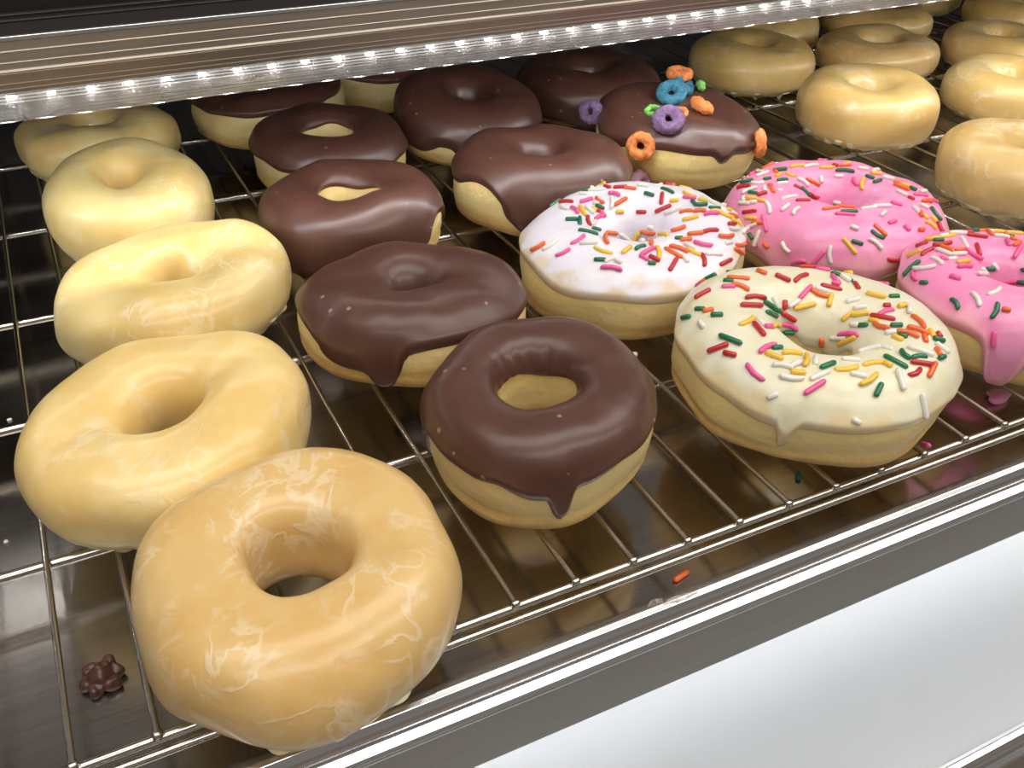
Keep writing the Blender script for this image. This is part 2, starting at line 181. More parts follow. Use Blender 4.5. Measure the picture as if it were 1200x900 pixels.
 'P2': """y 130.0 51.5 4 -6 7 8.7;r 119.0 58.7 7 -5 5 6.7;r 133.0 67.3 10 1 2 9.5;r 119.5 84.5 10 -3 1 11.1;o 125.0 89.8 1 -10 0 8.8;o 121.5 95.1 9 -3 -1 8.9;y 113.5 69.3 7 -6 3 7.7;y 104.0 80.5 10 -2 0 11.5;g 113.5 76.6 8 -6 1 5.5;w 92.0 81.2 9 -4 0 10.1;w 100.5 93.1 -5 -9 -1 11.5;r 78.0 89.8 9 -5 -1 11.5;w 149.0 76.6 -1 -10 0 8.9;p 145.0 84.5 6 -8 0 4.3;w 144.0 90.5 10 -2 0 5.7;y 145.0 99.0 10 1 -2 11.5;w 154.5 56.1 5 -7 4 11.5;g 148.0 44.2 7 -1 7 11.5;p 156.0 39.6 -4 -9 -2 7.3;g 164.0 44.2 3 -9 3 4.5;p 172.0 77.2 4 -9 0 5.7;g 188.5 44.2 -2 -9 -3 7.6;w 196.5 62.0 -4 -9 -2 10.4;w 202.5 88.5 10 2 0 11.5;g 209.0 52.8 7 4 5 9.5;o 213.5 56.8 6 -8 1 4.1;w 170.0 112.3 9 2 -4 11.5;g 92.5 144.0 10 -2 -2 5.8;w 80.5 142.0 4 -6 -7 5.1;w 109.5 144.6 7 -2 -7 7.4;p 36.5 162.5 -7 -6 3 11.5;g 13.5 159.2 0 -9 3 5.2;p 41.5 114.9 9 4 3 11.5;g 48.0 88.5 6 -8 0 4.1;w 54.5 87.1 7 -8 0 8.0;y 45.5 73.3 8 -6 0 11.5;o 65.0 68.0 9 -3 -1 6.1;r 81.0 79.2 9 -4 -1 6.7;g 72.0 72.6 10 -1 -1 5.0;w 60.0 71.3 7 -7 0 4.6;p 114.0 111.6 6 -7 -4 11.5;w 133.5 86.5 2 -10 0 9.1;w 129.5 96.4 10 -1 -1 10.3;r 98.0 108.9 -5 -8 -3 9.8;p 157.0 94.4 10 -2 -2 9.0;y 55.0 73.3 8 -6 0 5.2;w 106.0 77.2 10 -2 1 5.6;y 88.0 81.9 10 -2 -1 4.7;p 212.5 18.5 -1 -3 -9 8.0""",
}

# ------------------------------------------------------------------ helpers
def link(o, parent=None):
    COL.objects.link(o)
    if parent is not None:
        o.parent = parent
    return o
def tag(o, label, cat, group=None):
    o['label'] = label; o['category'] = cat
    if group: o['group'] = group
    return o
def empty(name, loc=(0, 0, 0), rot=(0, 0, 0)):
    o = bpy.data.objects.new(name, None)
    o.empty_display_size = .01
    o.location = loc; o.rotation_euler = rot
    return link(o)
def mesh_from(name, verts, faces, mat, smooth=True):
    me = bpy.data.meshes.new(name)
    me.from_pydata(verts, [], faces)
    me.update()
    if smooth:
        me.polygons.foreach_set('use_smooth', [True] * len(me.polygons))
    if mat is not None:
        me.materials.append(mat)
    return me
def add(name, me, parent=None, loc=(0, 0, 0), rot=(0, 0, 0)):
    o = bpy.data.objects.new(name, me)
    o.location = loc; o.rotation_euler = rot
    return link(o, parent)
def extrude_x(name, prof, x0, x1, mat, parent=None, bevel=0, smooth=False):
    """solid bar along X from a closed (y, z) outline, counter-clockwise seen from +X; millimetres"""
    n = len(prof)
    v = [(x0 * MM, y * MM, z * MM) for y, z in prof] + [(x1 * MM, y * MM, z * MM) for y, z in prof]
    f = [[i, (i + 1) % n, n + (i + 1) % n, n + i] for i in range(n)] + [list(range(n))[::-1], list(range(n, 2 * n))]
    me = mesh_from(name, v, f, mat, smooth)
    bm = bmesh.new(); bm.from_mesh(me)
    bmesh.ops.recalc_face_normals(bm, faces=bm.faces)
    bm.to_mesh(me); bm.free()
    o = add(name, me, parent)
    if bevel:
        b = o.modifiers.new('bevel', 'BEVEL'); b.width = bevel * MM; b.segments = 3; b.limit_method = 'ANGLE'
    return o
def box(name, x0, x1, y0, y1, z0, z1, mat, parent=None, bevel=0):
    return extrude_x(name, [(y0, z0), (y1, z0), (y1, z1), (y0, z1)], x0, x1, mat, parent, bevel)
def rod_mesh(name, length, radius, mat, seg=10, axis='X'):
    """rod from the origin along an axis, rounded ends; millimetres"""
    rings = [(0, .0), (0.12 * radius, .6), (.5 * radius, .92), (radius, 1.0), (length - radius, 1.0), (length - .5 * radius, .92), (length - .12 * radius, .6), (length, 0)]
    v, f = [], []
    for s, k in rings:
        for i in range(seg):
            a = 2 * math.pi * i / seg
            p = (s, math.cos(a) * radius * max(k, .02), math.sin(a) * radius * max(k, .02))
            if axis == 'Y': p = (p[1], p[0], p[2])
            if axis == 'Z': p = (p[1], p[2], p[0])
            v.append([c * MM for c in p])
    for j in range(len(rings) - 1):
        for i in range(seg):
            f.append([j * seg + i, j * seg + (i + 1) % seg, (j + 1) * seg + (i + 1) % seg, (j + 1) * seg + i])
    me = mesh_from(name, v, f, mat)
    bm = bmesh.new(); bm.from_mesh(me); bmesh.ops.recalc_face_normals(bm, faces=bm.faces); bm.to_mesh(me); bm.free()
    return me
def grid_mesh(name, P, mat, wrap_u=True, wrap_v=False):
    nu, nv = P.shape[:2]
    idx = np.arange(nu * nv).reshape(nu, nv)
    a = idx if wrap_u else idx[:-1]
    b = np.roll(idx, -1, 0) if wrap_u else idx[1:]
    if wrap_v:
        a2, b2 = np.roll(a, -1, 1), np.roll(b, -1, 1)
    else:
        a, a2, b, b2 = a[:, :-1], a[:, 1:], b[:, :-1], b[:, 1:]
    F = np.stack([a, b, b2, a2], -1).reshape(-1, 4)
    return mesh_from(name, P.reshape(-1, 3) * MM, F, mat)
def blob_mesh(name, rx, ry, rz, seed, amp, mat, sub=3, wl=6):
    bm = bmesh.new()
    bmesh.ops.create_icosphere(bm, subdivisions=sub, radius=1)
    P = np.array([v.co[:] for v in bm.verts]) * np.array([rx, ry, rz])
    t = 1 + amp * lumps(P, seed, wl)
    P = P * t[:, None]
    for v, p in zip(bm.verts, P): v.co = p * MM
    me = bpy.data.meshes.new(name); bm.to_mesh(me); bm.free()
    me.polygons.foreach_set('use_smooth', [True] * len(me.polygons))
    me.materials.append(mat)
    return me

# ------------------------------------------------------------------ materials
def new_mat(name):
    m = bpy.data.materials.new(name); m.use_nodes = True
    nt = m.node_tree
    return m, nt, nt.nodes['Principled BSDF']
def N(nt, typ, **kw):
    n = nt.nodes.new(typ)
    for k, v in kw.items():
        if k.startswith('i_'): n.inputs[k[2:].replace('_', ' ')].default_value = v
        elif k.startswith('n_'): n.inputs[int(k[2:])].default_value = v
        else: setattr(n, k, v)
    return n
def noise(nt, scale, detail=3, rough=.5, dist=0, vec=None, rnd=True):
    n = N(nt, 'ShaderNodeTexNoise', noise_dimensions='4D')
    n.inputs['Scale'].default_value = scale; n.inputs['Detail'].default_value = detail
    n.inputs['Roughness'].default_value = rough; n.inputs['Distortion'].default_value = dist
    if vec is None:
        vec = N(nt, 'ShaderNodeTexCoord').outputs['Object']
    nt.links.new(vec, n.inputs['Vector'])
    if rnd:
        oi = N(nt, "ShaderNodeObjectInfo")
        mu = N(nt, 'ShaderNodeMath', operation='MULTIPLY', n_1=37.0)
        nt.links.new(oi.outputs['Random'], mu.inputs[0]); nt.links.new(mu.outputs[0], n.inputs['W'])
    return n.outputs['Fac']
def mrange(nt, val, a, b, c, d, smooth=True):
    n = N(nt, 'ShaderNodeMapRange')
    if smooth: n.interpolation_type = 'SMOOTHSTEP'
    n.inputs['From Min'].default_value = a; n.inputs['From Max'].default_value = b
    n.inputs['To Min'].default_value = c; n.inputs['To Max'].default_value = d
    nt.links.new(val, n.inputs['Value'])
    return n.outputs['Result']
def mth(nt, op, a, b=None):
    n = N(nt, 'ShaderNodeMath', operation=op)
    for i, v in enumerate((a, b)):
        if v is None: continue
        if isinstance(v, (int, float)): n.inputs[i].default_value = v
        else: nt.links.new(v, n.inputs[i])
    return n.outputs[0]
def mixc(nt, fac, a, b, blend='MIX'):
    n = N(nt, 'ShaderNodeMix', data_type='RGBA', blend_type=blend)
    for i, v in ((0, fac), (6, a), (7, b)):
        if isinstance(v, (int, float)): n.inputs[i].default_value = v
        elif isinstance(v, tuple): n.inputs[i].default_value = (*v, 1) if len(v) == 3 else v
        else: nt.links.new(v, n.inputs[i])
    return n.outputs[2]
def bump(nt, bsdf, h, strength, dist):
    b = N(nt, 'ShaderNodeBump'); b.inputs['Strength'].default_value = strength; b.inputs['Distance'].default_value = dist
    nt.links.new(h, b.inputs['Height']); nt.links.new(b.outputs[0], bsdf.inputs['Normal'])
def sss(b, w, radius, scale):
    b.inputs['Subsurface Weight'].default_value = w
    b.inputs['Subsurface Radius'].default_value = radius
    b.inputs['Subsurface Scale'].default_value = scale
def plain(name, col, rough=.5, metal=0, coat=0, spec=.5):
    m, nt, b = new_mat(name)
    b.inputs['Base Color'].default_value = (*col, 1); b.inputs['Roughness'].default_value = rough
    b.inputs['Metallic'].default_value = metal; b.inputs['Coat Weight'].default_value = coat
    b.inputs['Specular IOR Level'].default_value = spec
    return m
def glow(name, col, strength):
    m, nt, b = new_mat(name)
    b.inputs['Base Color'].default_value = (*col, 1)
    b.inputs['Emission Color'].default_value = (*col, 1); b.inputs['Emission Strength'].default_value = strength
    return m
def steel(name, col, rough, stretch=(2, 90, 90), var=.12, bmp=.02, spots=0):
    m, nt, b = new_mat(name)
    b.inputs['Metallic'].default_value = 1
    tc = N(nt, 'ShaderNodeTexCoord')
    mp = N(nt, 'ShaderNodeMapping'); mp.inputs['Scale'].default_value = stretch
    nt.links.new(tc.outputs['Object'], mp.inputs['Vector'])
    n1 = noise(nt, 12, 4, .6, 0, mp.outputs[0], False)
    n2 = noise(nt, 14, 3, .5, 0, tc.outputs['Object'], False)
    r = mth(nt, 'ADD', mth(nt, 'MULTIPLY', n1, var), mrange(nt, n2, .35, .65, rough - var * .7, rough + var * .3))
    nt.links.new(r, b.inputs['Roughness'])
    c = mixc(nt, mrange(nt, n1, .3, .7, 0, 1), tuple(k * .86 for k in col), col)
    nt.links.new(c, b.inputs['Base Color'])
    if bmp: bump(nt, b, n1, bmp, .0004)
    return m

def make_glazed():
    m, nt, b = new_mat('glazed_dough')
    n1 = noise(nt, 34, 3, .5)
    n2 = noise(nt, 120, 4, .6)
    c = mixc(nt, mrange(nt, n1, .35, .65, 0, 1), (.80, .58, .23), (.86, .69, .34))
    c = mixc(nt, mrange(nt, n2, .45, .75, 0, .25), c, (.88, .74, .45))
    # pale seam around the side where the dough rose
    tc = N(nt, 'ShaderNodeTexCoord'); sp = N(nt, 'ShaderNodeSeparateXYZ'); nt.links.new(tc.outputs['Object'], sp.inputs[0])
    zz = mth(nt, 'ADD', sp.outputs['Z'], mth(nt, 'MULTIPLY', noise(nt, 30, 2), .012))
    lowpale = mrange(nt, zz, .012, .026, .55, 0)
    c = mixc(nt, lowpale, c, (.84, .70, .40))
    # crackled white sugar lines
    n3 = noise(nt, 46, 3, .55, 1.2)
    ridge = mrange(nt, mth(nt, 'ABSOLUTE', mth(nt, 'SUBTRACT', n3, .5)), 0, .06, 1, 0)
    msk = mrange(nt, noise(nt, 30, 2, .5), .50, .62, 0, 1)
    veins = mth(nt, 'MULTIPLY', ridge, msk)
    film = mth(nt, 'MULTIPLY', mrange(nt, noise(nt, 70, 4, .65, .8), .52, .70, 0, 1), mrange(nt, noise(nt, 22, 1), .40, .60, 0, .40))
    white = mth(nt, 'MAXIMUM', mth(nt, 'MULTIPLY', veins, .36), film)
    oi = N(nt, "ShaderNodeObjectInfo")
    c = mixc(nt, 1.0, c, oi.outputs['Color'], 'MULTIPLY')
    c = mixc(nt, white, c, (.90, .83, .66))
    nt.links.new(c, b.inputs['Base Color'])
    nt.links.new(mrange(nt, n2, .3, .7, .34, .5), b.inputs['Roughness'])
    b.inputs['Coat Weight'].default_value = .45; b.inputs['Coat Roughness'].default_value = .17
    sss(b, .22, (1.0, .55, .2), .006)
    bump(nt, b, mth(nt, 'ADD', mth(nt, 'MULTIPLY', white, .7), mth(nt, 'MULTIPLY', n2, .6)), .38, .0013)
    return m
def make_dough():
    m, nt, b = new_mat('fried_dough')
    n1 = noise(nt, 50, 4, .6)
    n2 = noise(nt, 220, 4, .6)
    tc = N(nt, 'ShaderNodeTexCoord'); sp = N(nt, 'ShaderNodeSeparateXYZ'); nt.links.new(tc.outputs['Object'], sp.inputs[0])
    zz = mth(nt, 'ADD', sp.outputs['Z'], mth(nt, 'MULTIPLY', mth(nt, 'SUBTRACT', noise(nt, 28, 2), .5), .012))
    band = mth(nt, 'MULTIPLY', mrange(nt, zz, .010, .017, 0, 1), mrange(nt, zz, .026, .034, 1, 0))
    c = mixc(nt, mrange(nt, n1, .3, .7, 0, 1), (.62, .38, .11), (.76, .53, .20))
    c = mixc(nt, mth(nt, 'MULTIPLY', band, .75), c, (.83, .67, .31))
    c = mixc(nt, mrange(nt, n2, .55, .75, 0, .3), c, (.86, .74, .46))
    oi = N(nt, 'ShaderNodeObjectInfo')
    c = mixc(nt, 1.0, c, oi.outputs['Color'], 'MULTIPLY')
    nt.links.new(c, b.inputs['Base Color'])
    b.inputs['Roughness'].default_value = .5
    b.inputs['Coat Weight'].default_value = .1; b.inputs['Coat Roughness'].default_value = .3
    sss(b, .2, (1.0, .55, .2), .006)
    bump(nt, b, mth(nt, 'ADD', n2, mth(nt, 'MULTIPLY', n1, 1.4)), .5, .0014)
    return m
def make_choc():
    m, nt, b = new_mat('chocolate_icing')
    n1 = noise(nt, 60, 3, .5)
    c = mixc(nt, mrange(nt, n1, .3, .7, 0, 1), (.082, .031, .020), (.098, .039, .026))
    vo = N(nt, 'ShaderNodeTexVoronoi', feature='F1'); vo.inputs['Scale'].default_value = 150
    tc = N(nt, 'ShaderNodeTexCoord'); nt.links.new(tc.outputs['Object'], vo.inputs['Vector'])
    sp = N(nt, 'ShaderNodeSeparateColor'); nt.links.new(vo.outputs['Color'], sp.inputs[0])
    pick = mrange(nt, sp.outputs[0], .86, .87, 0, 1)
    dot = mth(nt, 'MULTIPLY', mrange(nt, vo.outputs['Distance'], .13, .20, 1, 0), pick)
    c = mixc(nt, mth(nt, 'MULTIPLY', dot, .7), c, (.42, .28, .20))
    nt.links.new(c, b.inputs['Base Color'])
    nt.links.new(mrange(nt, noise(nt, 90, 4, .6), .3, .7, .38, .48), b.inputs['Roughness'])
    b.inputs['Coat Weight'].default_value = .3; b.inputs['Coat Roughness'].default_value = .24
    bump(nt, b, mth(nt, 'ADD', noise(nt, 160, 3), mth(nt, 'MULTIPLY', dot, .4)), .12, .001)
    return m
def make_icing(name, c1, c2, rough=.34, s=.35, thin=0):
    m, nt, b = new_mat(name)
    n1 = noise(nt, 45, 3, .5)
    c = mixc(nt, mrange(nt, n1, .35, .65, 0, 1), c1, c2)
    if thin:                                        # icing spread thin along its edge lets the dough through
        at = N(nt, 'ShaderNodeAttribute', attribute_name='thin')
        f = mth(nt, 'MULTIPLY', mrange(nt, mth(nt, 'ADD', at.outputs['Fac'], mth(nt, 'MULTIPLY', mth(nt, 'SUBTRACT', noise(nt, 160, 4, .6), .5), .9)), .10, .75, 0, 1), thin)
        c = mixc(nt, f, c, (.78, .60, .32))
    nt.links.new(c, b.inputs['Base Color'])
    b.inputs['Roughness'].default_value = rough
    b.inputs['Coat Weight'].default_value = .2; b.inputs['Coat Roughness'].default_value = .2
    sss(b, s, (1.0, .75, .5), .004)
    bump(nt, b, mth(nt, 'ADD', noise(nt, 140, 3), mth(nt, 'MULTIPLY', noise(nt, 60, 2), .8)), .3, .0012)
    return m
def make_cereal(name, col):
    m, nt, b = new_mat(name)
    n1 = noise(nt, 420, 4, .7)
    c = mixc(nt, mrange(nt, n1, .3, .7, 0, 1), tuple(k * .72 for k in col), tuple(min(1, k * 1.15 + .03) for k in col))
    nt.links.new(c, b.inputs['Base Color']); b.inputs['Roughness'].default_value = .75
    bump(nt, b, n1, .8, .0012)
    return m
def make_cover():
    m, nt, b = new_mat('clear_lamp_cover')
    out = nt.nodes['Material Output']
    tr = N(nt, 'ShaderNodeBsdfTransparent'); tr.inputs[0].default_value = (.97, .96, .95, 1)
    gl = N(nt, 'ShaderNodeBsdfAnisotropic'); gl.inputs['Color'].default_value = (1, .98, .96, 1); gl.inputs['Roughness'].default_value = .16
    tl = N(nt, 'ShaderNodeBsdfTranslucent'); tl.inputs['Color'].default_value = (.9, .88, .86, 1)
    df = N(nt, 'ShaderNodeBsdfDiffuse'); df.inputs['Color'].default_value = (.8, .78, .76, 1)
    tc = N(nt, 'ShaderNodeTexCoord')
    rib = N(nt, 'ShaderNodeTexWave', wave_type='BANDS', bands_direction='Z'); rib.inputs['Scale'].default_value = 220; rib.inputs['Distortion'].default_value = .3
    nt.links.new(tc.outputs['Object'], rib.inputs['Vector'])
    bp = N(nt, 'ShaderNodeBump'); bp.inputs['Strength'].default_value = .5; bp.inputs['Distance'].default_value = .0006
    sp = noise(nt, 900, 2, .6, 0, tc.outputs['Object'], False)
    nt.links.new(mth(nt, 'ADD', rib.outputs['Fac'], mth(nt, 'MULTIPLY', sp, .8)), bp.inputs['Height'])
    nt.links.new(bp.outputs[0], gl.inputs['Normal'])
    def mix(f, a, c):
        x = N(nt, 'ShaderNodeMixShader')
        if isinstance(f, (int, float)): x.inputs[0].default_value = f
        else: nt.links.new(f, x.inputs[0])
        nt.links.new(a, x.inputs[1]); nt.links.new(c, x.inputs[2]); return x.outputs[0]
    nt.links.new(mixc(nt, mrange(nt, sp, .58, .72, 0, 1), (.035, .032, .03), (.42, .42, .43)), tl.inputs['Color'])
    s = mix(.45, tr.outputs[0], tl.outputs[0])
    s = mix(.16, s, gl.outputs[0])
    nt.links.new(s, out.inputs['Surface'])
    return m

def make_smear():
    m, nt, b = new_mat('dried_glaze_smear')
    b.inputs['Base Color'].default_value = (.62, .58, .50, 1); b.inputs['Roughness'].default_value = .4
    nt.links.new(mrange(nt, noise(nt, 300, 3), .35, .65, .12, .6), b.inputs['Alpha'])
    return m
M = {
 'glazed': make_glazed(), 'dough': make_dough(), 'choc': make_choc(),
 'pink': make_icing('pink_icing', (.92, .29, .54), (.95, .38, .63), thin=.3),
 'white': make_icing('white_icing', (.83, .80, .92), (.88, .86, .96), s=.4, thin=.75),
 'cream': make_icing('cream_icing', (.78, .74, .52), (.84, .81, .64), s=.4, thin=.75),
 'fringe': make_icing('sugar_glaze', (.82, .66, .36), (.88, .78, .52), .3, .4),
 'deck': steel('polished_steel', (.50, .47, .44), .17, (2, 60, 60), .10, .03),
 'apron': steel('brushed_steel', (.56, .575, .57), .5, (3, 200, 200), .08, 0),
 'rim': steel('bright_steel', (.84, .84, .86), .12, (1, 60, 60), .04, 0),
 'wire': steel('chromed_wire', (.66, .62, .56), .17, (60, 60, 60), .10, .05),
 'alu': steel('extruded_aluminium', (.42, .36, .30), .42, (1, 150, 150), .08, .02),
 'dark': plain('black_laminate', (.022, .018, .018), .38),
 'under': plain('shelf_underside', (.10, .085, .075), .5),
 'back': plain('case_back_panel', (.035, .028, .024), .55),
 'floor': plain('store_floor_tile', (.34, .29, .24), .5),
 'panel': plain('white_shelf_liner', (.31, .318, .325), .4),
 'cover': make_cover(), 'smear': make_smear(),
 'led': glow('led_chip', (.95, .98, 1.0), 265),
 'pcb': plain('led_board', (.75, .75, .74), .45),
 'lowled': glow('led_tube', (.94, .97, 1.0), 40),
 'spr_o': plain('orange_sugar', (.86, .16, .035), .35, 0, .3), 'spr_g': plain('green_sugar', (.012, .17, .07), .35, 0, .3),
 'spr_r': plain('red_sugar', (.55, .025, .03), .35, 0, .3), 'spr_y': plain('yellow_sugar', (.92, .58, .06), .35, 0, .3),
 'spr_p': plain('pink_sugar', (.88, .12, .36), .35, 0, .3), 'spr_w': plain('white_sugar', (.86, .84, .78), .35, 0, .3),
 'cer_o': make_cereal('orange_cereal', (.86, .26, .06)), 'cer_b': make_cereal('blue_cereal', (.035, .20, .30)),
 'cer_p': make_cereal('purple_cereal', (.19, .10, .22)), 'cer_g': make_cereal('green_cereal', (.20, .55, .10)),
 'cer_k': make_cereal('pink_cereal', (.50, .26, .36)),
}

# ------------------------------------------------------------------ the setting
def struct(o):
    o['kind'] = 'structure'; return o
struct(box('wall_back', -600, 1700, 740, 760, -300, 1300, M['back']))
struct(box('wall_left', -620, -600, -40, 760, -300, 520, M['back']))
struct(box('wall_right', 1700, 1720, -40, 760, -300, 520, M['back']))
struct(box('floor', -3000, 4000, -3500, 900, -960, -950, M['floor']))

X0, X1 = -560, 1660
# display shelf: polished deck, rolled rim, apron
shelf = empty('display_shelf', (0, 0, -.052))
def into(o, parent):
    o.parent = parent; o.matrix_parent_inverse = Matrix.Translation(-Vector(parent.location)); return o
tag(shelf, 'polished steel display shelf with rolled front rim carrying the donut rack', 'shelf')
into(box('deck', X0, X1, -16, 735, -26, -20, M['deck']), shelf)
rp = [(-15.9, -26.0), (-15.9, -12.2), (-16.4, -10.8), (-17.6, -10.2), (-19.7, -11.15), (-20.0, -11.9), (-21.3, -13.2), (-21.7, -14.8), (-21.8, -18.4), (-24.6, -20.2), (-25.1, -21.5), (-23.0, -23.0), (-23.0, -26.0)]
into(extrude_x('rolled_rim', rp, X0, X1, M['rim'], None, .35, False), shelf)
into(extrude_x('rim_bead', [(-26.0, -21.0), (-24.6, -22.6), (-22, -22.2), (-22, -20.2), (-24.6, -19.6)], X0, X1, M['rim'], None, .4), shelf)
into(box('apron', X0, X1, -24.4, -20.0, -52, -25.2, M['apron'], None, .5), shelf)
into(box('underside', X0, X1, -20.0, 735, -30, -26.2, M['under']), shelf)

# lower shelf with white liner and its own rim, lit by a tube under the display shelf
low = empty('lower_shelf', (0, 0, -.168))
tag(low, 'lower shelf with glossy white liner and chrome front rim', 'shelf')
into(box('liner', X0, X1, -62, 735, -164, -160, M['panel']), low)
into(box('deck', X0, X1, -62, 735, -172, -164.2, M['under']), low)
rp2 = [(y - 49.0, z - 137.0) for y, z in rp]
into(extrude_x('rolled_rim', rp2, X0, X1, M['rim'], None, .35, False), low)
into(box('rim_lining', X0, X1, -66.5, -62.2, -172, -152.5, M['apron'], None, .4), low)
tube = empty('under_shelf_light', (0, .03, -.03))
tag(tube, 'light tube fixed under the display shelf, lighting the white liner', 'light')
into(add('tube', rod_mesh('tube', X1 - X0, 5, M['lowled'], 12), None, (X0 * MM, .112, -.040)), tube)
into(box('fixture', X0, X1, 104, 120, -35, -30.2, M['alu']), tube)

# upper shelf: aluminium front profile, dark top
up = empty('upper_shelf', (0, .268, .128))
tag(up, 'upper shelf with ridged aluminium front edge and dark top', 'shelf')
into(extrude_x('front_profile', [(256.4, 127.6), (262.5, 127.6), (284, 127.6), (284, 148.6), (259.4, 149.8), (257.2, 137.2), (256.4, 136.6)], X0, X1, M['alu'], None, .3), up)
for (ry, rz) in ((256.2, 129.2), (256.2, 131.4), (256.3, 135.6)):
    into(box('rib', X0, X1, ry - .1, ry + .5, rz - .3, rz + .3, M['alu'], None, .15), up)
for (ry, rz) in ((257.6, 139.9), (258.3, 144.4)):
    into(extrude_x('rib', [(ry - .2, rz + .1), (ry + .1, rz - .4), (ry + .9, rz + .1), (ry + .3, rz + .6)], X0, X1, M['alu'], None, .1), up)
into(extrude_x('edge_bead', [(258.4, 149.0), (259.8, 148.8), (261.0, 150.0), (260.2, 151.0), (258.8, 150.6)], X0, X1, M['rim'], None, .3), up)
into(box('board', X0, X1, 284.1, 735, 130, 145.8, M['dark']), up)
into(box('underside', X0, X1, 284.1, 735, 127.6, 129.8, M['under']), up)
into(box('top_strip', X0, X1, 261.2, 283.8, 149.2, 150.4, M['dark'], None, .3), up)
for k, yy in enumerate((290, 300, 310)):
    into(box('groove_bar', X0, X1, yy, yy + 4.5, 145.9, 147.4 + .4 * k, M['dark'], None, .4), up)
into(box('tray_edge', X0, X1, 322, 330, 145.9, 166, M['dark'], None, 1.0), up)

# LED strip under that edge
strip = empty('led_strip', (0, .262, .1272))
tag(strip, 'strip of small white lights under the upper shelf edge behind a clear cover', 'light strip')
into(box('circuit_board', X0, X1, 256.6, 263.0, 126.4, 127.5, M['pcb']), strip)
cv = [(255.2, 127.4), (254.9, 121.0), (255.2, 115.4), (256.0, 115.0), (256.2, 115.6), (255.7, 121.0), (256.0, 127.4)]
into(extrude_x('cover', cv, X0, X1, M['cover'], None, 0, True), strip)
led_me = None
k = -30
while True:
    xx = 29.5 + 16.67 * k
    if xx > X1 - 60: break
    if led_me is None:
        t_ = box('led', -1.6, 1.6, -1.3, 1.3, -1.5, .0, M['led']); led_me = t_.data
        bpy.data.objects.remove(t_)
    if xx > X0 + 20:
        into(add('led', led_me, None, (xx * MM, .2584, .12635)), strip)
    k += 1

# wire rack
RX0, RX1, RY1 = -4, 43, 640
rack = empty('cooling_rack', (0, 0, -.020))
tag(rack, 'chromed wire rack of thin parallel wires under the donuts', 'rack')
S = 25.4
wire_me = rod_mesh('wire', RY1 + 2, 1.25, M['wire'], 10, 'Y')
bead_me = blob_mesh('weld_bead', 2.1, 1.7, 1.8, 4, .10, M['wire'], 2, 2)
for i in range(RX0, RX1 + 1):
    w = into(add('wire', wire_me, None, (i * S * MM, -.001, -.00125)), rack)
    b = add('weld_bead', bead_me, w, (0, .0004, -.0002))
L = (RX1 - RX0) * S + 16
rail_me = rod_mesh('rail', L, 1.7, M['wire'], 12)
rod_me = rod_mesh('cross_rod', L, 2.2, M['wire'], 12)
for yy, zz in ((0, -3.7), (-1.4, -9.2), (RY1, -3.9)):
    into(add('rail', rail_me, None, ((RX0 * S - 8) * MM, yy * MM, zz * MM)), rack)
for yy in (97.5, 196, 295, 412, 530):
    into(add('cross_rod', rod_me, None, ((RX0 * S - 8) * MM, yy * MM, -.0045)), rack)
leg_me = rod_mesh('foot', 13.5, 2.0, M['wire'], 10, 'Z')
for i in (-3, 14.5, 28.5, 42):
    for yy in (102, 525):
        into(add('foot', leg_me, None, (i * S * MM, yy * MM, -.0198)), rack)

# ------------------------------------------------------------------ donuts
LABEL = {
 'G1': ('glazed_donut', 'large plain glazed donut at the front corner, nearest of all'),
 'G2': ('glazed_donut', 'pale yellow glazed donut just behind the nearest glazed donut'),
 'G3': ('glazed_donut', 'wide flat glazed donut, third from the front in the left row'),
 'G4': ('glazed_donut', 'glazed donut with a closed dimple, fourth from the front in the left row'),
 'G5': ('glazed_donut', 'glazed donut fifth in the left row, its back under the light strip'),
 'G6': ('glazed_donut', 'glazed donut mostly hidden under the shelf at the end of the left row'),
 'C1': ('chocolate_donut', 'chocolate iced donut with open round hole, nearest of the chocolate ones'),
 'C2': ('chocolate_donut', 'wide chocolate donut with icing running down, second from the front'),
 'C3': ('chocolate_donut', 'chocolate donut third from the front, icing almost down to the rack'),
 'C4': ('chocolate_donut', 'chocolate donut fourth from the front, dough seen through its hole'),
 'C5': ('chocolate_donut', 'chocolate donut with high pale side, half under the light strip'),
 'C6': ('chocolate_donut', 'chocolate donut showing only its pale side beneath the light strip'),
 'D1': ('chocolate_donut', 'chocolate donut with bare dough patch, behind the white sprinkled donut'),
 'D2': ('chocolate_donut', 'dark chocolate donut at the back between two other chocolate rows'),
 'D3': ('chocolate_donut', 'dark chocolate donut at the back, behind the cereal topped one'),
 'E1': ('cereal_donut', 'chocolate donut topped with coloured cereal rings'),
 'W1': ('sprinkle_donut', 'white iced donut covered in rainbow sprinkles'),
 'W2': ('sprinkle_donut', 'cream iced donut with rainbow sprinkles at the front rail'),
 'P1': ('sprinkle_donut', 'pink iced donut with rainbow sprinkles, behind the cream iced one'),
 'P2': ('sprinkle_donut', 'pink iced donut with a long icing drip, cut off by the right edge'),
 'R1': ('glazed_donut', 'glazed donut behind the pink sprinkled donut, front of the right group'),
 'R2': ('glazed_donut', 'glazed donut right behind the cereal topped donut, under the light strip'),
 'R3': ('glazed_donut', 'glazed donut at the right edge behind the dripping pink donut'),
 'R4': ('glazed_donut', 'glazed donut at the right edge, second behind the pink donuts'),
 'R5': ('glazed_donut', 'flat glazed donut directly behind the front one of the right group'),
 'R6': ('glazed_donut', 'glazed donut in the back row, partly under the end of the light strip'),
 'R7': ('glazed_donut', 'glazed donut at the right edge, third behind the pink donuts'),
 'R8': ('glazed_donut', 'glazed donut farthest up at the right edge'),
 'R9': ('glazed_donut', 'glazed donut peeking out between the light strip and two glazed donuts'),
 'R10': ('glazed_donut', 'glazed donut at the very back, at the top of the picture'),
}
